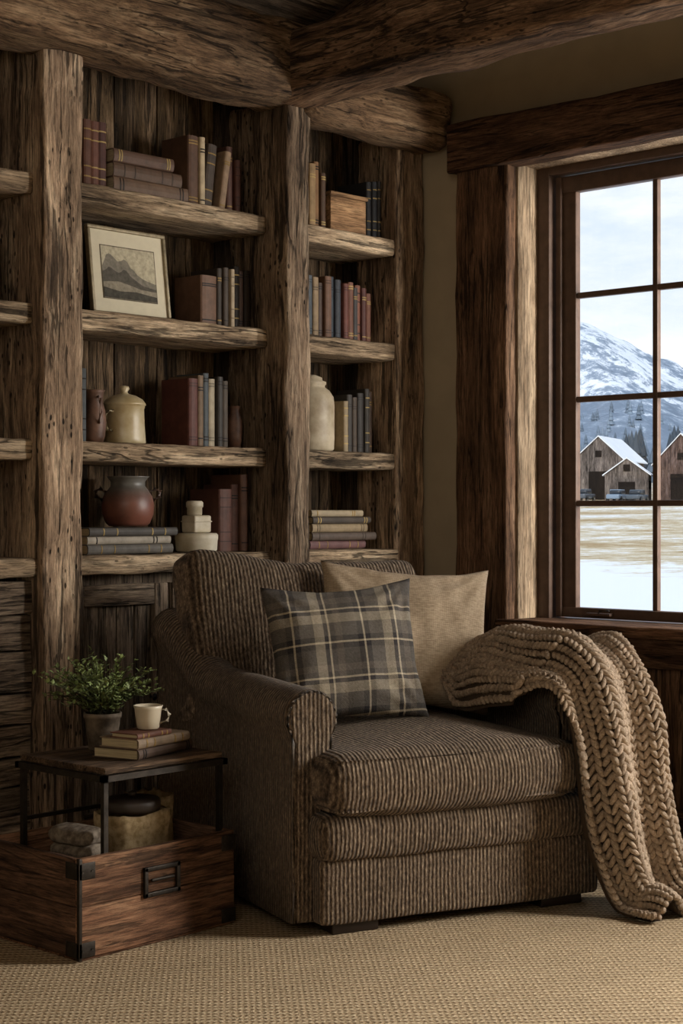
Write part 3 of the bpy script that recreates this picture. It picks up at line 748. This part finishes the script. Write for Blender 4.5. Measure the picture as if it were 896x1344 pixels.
# ------------------------------------------------------------ EXTERIOR
def gz(x,y):
    d=math.hypot(x,y)
    z=-.45+.0187*d if d<150 else 2.35+.03*(d-150)
    return z+noise.noise(Vector((x*.03,y*.03,0)))*.012*min(d,60)*.5
xs=[5.95]; 
while xs[-1]<420: xs.append(xs[-1]*1.045+.3)
ys=[-260+ k*4.0 for k in range(65)]+[0+k*2.0 for k in range(1,90)]+[180+k*8 for k in range(1,45)]
m=MB(); vs=[(x,y,gz(x,y)) for x in xs for y in ys]; n=len(ys)
fs=[(i*n+j,(i+1)*n+j,(i+1)*n+j+1,i*n+j+1) for i in range(len(xs)-1) for j in range(n-1)]
m.add(vs,fs,smooth=True)
mt,nt,b=newmat('snowy_field',.9,.1); co=objco(nt); sp=nd(nt,'ShaderNodeSeparateXYZ',{0:co})
g1=noi(nt,vscale(nt,co,(.09,.12,.1)),1.0,8,.7); g2=noi(nt,vscale(nt,co,(1.2,1.6,1)),1.0,7,.8)
dist=mr(nt,sp.outputs[0],18,32,-.22,.03)
k=ma(nt,'ADD',ma(nt,'ADD',ma(nt,'MULTIPLY',g1,.5),ma(nt,'MULTIPLY',g2,.5)),dist)
nt.links.new(ramp(nt,k,[(.45,hx('#f3f3f5')),(.51,hx('#d8c8ab')),(.60,hx('#a98c62'))]),b.inputs['Base Color'])
m.obj('snowy_ground',[mt],recalc=False)
tab=[(-60,.06),(-30,.08),(0,.075),(12,.09),(20,.085),(25,.08),(29,.080),(31.2,.086),(32.0,.094),(32.6,.101),(33.2,.108),(33.8,.113),(34.8,.117),(36,.122),(38,.118),(42,.11),(50,.09),(60,.1),(80,.08)]
def Hr(p):
    for (a,ha),(b_,hb) in zip(tab,tab[1:]):
        if p<=b_: t=(p-a)/(b_-a); return ha+(hb-ha)*t
    return tab[-1][1]
def mzf(a,r):
    H=Hr(a)*715; t=(r-345)/370
    z=6+(H-6)*(t**1.2) if t>0 and t<=1 else (6 if t<=0 else H-(t-1)*H*1.2)
    x,y=r*math.cos(math.radians(a)),r*math.sin(math.radians(a)); q=Vector((x,y,0))
    rg=(1-abs(noise.noise(q*.013))*2)-.6
    z+= (rg*12+noise.noise(q*.03)*7+noise.noise(q*.08)*3.5+noise.noise(q*.2)*1.5)*min(1,max(0,t*1.5))*(1 if t<.8 else .4)
    return x,y,z
m=MB(); vs=[]; A=[-60+30*i/60 for i in range(60)]+[-30+50*i/120 for i in range(120)]+[20+25*i/330 for i in range(330)]+[45+35*i/80 for i in range(81)]; Rr=[345+ k*7.2 for k in range(74)]
for a in A:
    for r in Rr: vs.append(mzf(a,r))
n=len(Rr); fs=[(i*n+j,i*n+j+1,(i+1)*n+j+1,(i+1)*n+j) for i in range(len(A)-1) for j in range(n-1)]
m.add(vs,fs,smooth=True)
mt,nt,b=newmat('hazed_mountain_rock_snow',.95,.05); co=objco(nt); sp=nd(nt,'ShaderNodeSeparateXYZ',{0:co})
g1=noi(nt,vscale(nt,co,(1,1,.6)),.035,8,.75,.6); g2=noi(nt,co,.25,6,.8)
hgt=mr(nt,sp.outputs[2],8,75,-.14,.04)
k=ma(nt,'ADD',ma(nt,'ADD',ma(nt,'MULTIPLY',g1,.6),ma(nt,'MULTIPLY',g2,.4)),hgt)
nt.links.new(ramp(nt,k,[(.40,hx('#7b8796')),(.47,hx('#95a1b0')),(.51,hx('#e3e7ed')),(.7,hx('#f2f4f8'))]),b.inputs['Base Color'])  # rock and forest tones lightened and blued: distance haze painted into the colour
m.obj('snowy_mountain',[mt],recalc=False)
m=MB(); rs=random.Random(5)
def pine(x,y,zb,h_,g,wf=1.0):
    for (s_,b0,t0) in ((.24,.05,.5),(.19,.32,.75),(.13,.56,1.0)):
        m.add([(x+h_*s_*wf*math.cos(q*math.pi/3),y+h_*s_*wf*math.sin(q*math.pi/3),zb+h_*b0) for q in range(6)]+[(x,y,zb+h_*t0)],[(q,(q+1)%6,6) for q in range(6)],col=(.12*g,.15*g,.185*g))
for k in range(300):
    a=rs.uniform(10,60); r=rs.uniform(270,338)
    x,y=r*math.cos(math.radians(a)),r*math.sin(math.radians(a)); pine(x,y,gz(x,y)-.3,rs.uniform(4,7.5),rs.uniform(.8,1.2))
for k in range(26):
    pa=rs.choice([rs.uniform(32.35,33.1),rs.uniform(30.7,31.6)]); pr_=rs.uniform(300,335)
    x,y=pr_*math.cos(math.radians(pa)),pr_*math.sin(math.radians(pa)); pine(x,y,gz(x,y)-.3,rs.uniform(8,11.5),rs.uniform(.5,.7),.85)
for k in range(1900):
    a=rs.uniform(24,42); r=350+abs(rs.gauss(0,50))
    if r>560: continue
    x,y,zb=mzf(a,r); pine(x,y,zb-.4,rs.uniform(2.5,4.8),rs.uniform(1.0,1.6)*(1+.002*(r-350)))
m.obj('pine_trees',[colmat('pine_foliage',.9,.1,nscale=.5,amt=.3)],recalc=False)
mBarn=wood('barn_boards',['#3c3531','#6a605a','#8d8279'],'Z',bump=.2,worm=0,sc=.25); mSnow=plain('roof_snow','#eef0f4',.9,.1,nscale=.5,var=.05)
mDk=plain('barn_opening','#25201d',.9,.1); mBrick=wood('brown_barn_boards',['#443530','#755e54','#94807a'],'Z',bump=.2,worm=0,sc=.25)
def barn(name,px,s,zoff,rot,w_,l,h,rh,mat,opening=True):
    t=(px-448)/2135; x,y=(.7314+.682*t)*s,(.682-.7314*t)*s
    e=empty(name,T(x,y,gz(x,y)+zoff)@RZ(rot)); m=MB()
    hw=w_/2
    pr=[(-hw,-.5),(hw,-.5),(hw,h),(0,h+rh),(-hw,h)]
    m.loft([[(a,0,c) for a,c in pr],[(a,l,c) for a,c in pr]])
    ov=.3
    for sgn in (-1,1):
        a=(0,h+rh+.02); c=(sgn*(hw+ov),h-ov*rh/hw+.02); th=.10
        m.loft([[(a[0],yy,a[1]),(c[0],yy,c[1]),(c[0],yy,c[1]+th),(a[0],yy,a[1]+th)] for yy in (-ov*.6,l+ov)],mat=1)
    if opening:
        m.box(-w_*.2,w_*.2,-.06,.0,-.3,h*.7,mat=2); m.box(-.3,.3,-.05,0,h+.2,h+.8,mat=2)
        for q in range(3): m.box(hw,hw+.05,l*(.2+.25*q),l*(.2+.25*q)+.6,h*.45,h*.75,mat=2)
    for q in (-1,1): m.box(q*hw-.08,q*hw+.08,-.1,.05,-.4,h)
    o=m.obj('body',[mat,mSnow,mDk],e); o.matrix_parent_inverse=Matrix()
barn('barn',785,152,0,-70,4.6,9,3.8,2.1,mBarn)
barn('barn',822,142,0,-62,3.6,4.5,2.4,1.3,mBarn)
barn('barn',893,140,0,-66,4.4,7,3.4,2.4,mBrick)
def car(px,s,col):
    t=(px-448)/2135; x,y=(.7314+.682*t)*s,(.682-.7314*t)*s
    e=empty('parked_car',T(x,y,gz(x,y)+.02)@RZ(15)@Matrix.Scale(.7,4)); m=MB(); c=hx(col)
    m.rbox((-1.9,-.8,.3),(1.9,.8,.85),.15,(2,1,1),col=c); m.rbox((-1.1,-.7,.8),(1.0,.7,1.35),.22,(2,1,1),col=hx('#2a3038')); m.rbox((-.9,-.66,1.25),(.8,.66,1.42),.06,(1,1,1),col=c)
    for wx in (-1.2,1.2):
        for wy in (-.8,.8): m.tube([(wx,wy-.1,.32),(wx,wy+.1,.32)],.32,14,col=(.02,.02,.02))
    o=m.obj('body',[colmat('car_paint',.3,.5,nscale=3,amt=.1)],e); o.matrix_parent_inverse=Matrix()
car(810,134,'#7a8a9c'); car(836,133,'#4d5660'); car(766,136,'#50555c')

# ------------------------------------------------------------ WORLD + LIGHTS
w=bpy.data.worlds.new('winter_sky'); bpy.context.scene.world=w; w.use_nodes=True; nt=w.node_tree; bg=nt.nodes['Background']
g=nd(nt,'ShaderNodeTexCoord').outputs['Generated']; sp=nd(nt,'ShaderNodeSeparateXYZ',{0:g})
sky=ramp(nt,sp.outputs[2],[(0,hx('#eef2f6')),(.10,hx('#dbe6f0')),(.3,hx('#b0c8de')),(1,hx('#7ba3cc'))])
cl=noi(nt,vscale(nt,g,(3,3,9)),1.6,6,.6)
sky=mixc(nt,'MIX',mr(nt,cl,.44,.64,0,.85),sky,(.93,.95,.98,1))
nt.links.new(sky,bg.inputs[0]); bg.inputs[1].default_value=1.3
def light(name,kind,M,energy,col,**k):
    l=bpy.data.lights.new(name,kind); l.energy=energy; l.color=col
    for a,b_ in k.items(): setattr(l,a,b_)
    o=bpy.data.objects.new(name,l); o.matrix_world=M; bpy.context.collection.objects.link(o); return o
light('sun','SUN',Matrix.Translation((-5,-5,20))@Vector((.75,.35,-.55)).to_track_quat('-Z','Y').to_matrix().to_4x4(),2.4,(1,.97,.93),angle=.02)
light('added_key_lamp','AREA',T(6.15,1.0,2.0)@Vector((-1,.55,-.22)).to_track_quat('-Z','Y').to_matrix().to_4x4(),560,(1,.94,.855),shape='RECTANGLE',size=1.7,size_y=1.8)  # added area lamp outside the unseen second window, standing in for daylight
light('room_fill','AREA',T(-.9,.4,2.9)@Vector((.85,.5,-.22)).to_track_quat('-Z','Y').to_matrix().to_4x4(),25,(1,.9,.78),shape='RECTANGLE',size=2,size_y=1.5)

cam=bpy.data.cameras.new('camera'); cam.lens=57.2; cam.sensor_width=36; cam.clip_end=3000
co_=bpy.data.objects.new('camera',cam); co_.location=(0,0,1.3); co_.rotation_euler=(math.radians(90),0,math.radians(-47)); bpy.context.collection.objects.link(co_)
sc=bpy.context.scene; sc.camera=co_
sc.view_settings.view_transform='Standard'; sc.view_settings.look='None'
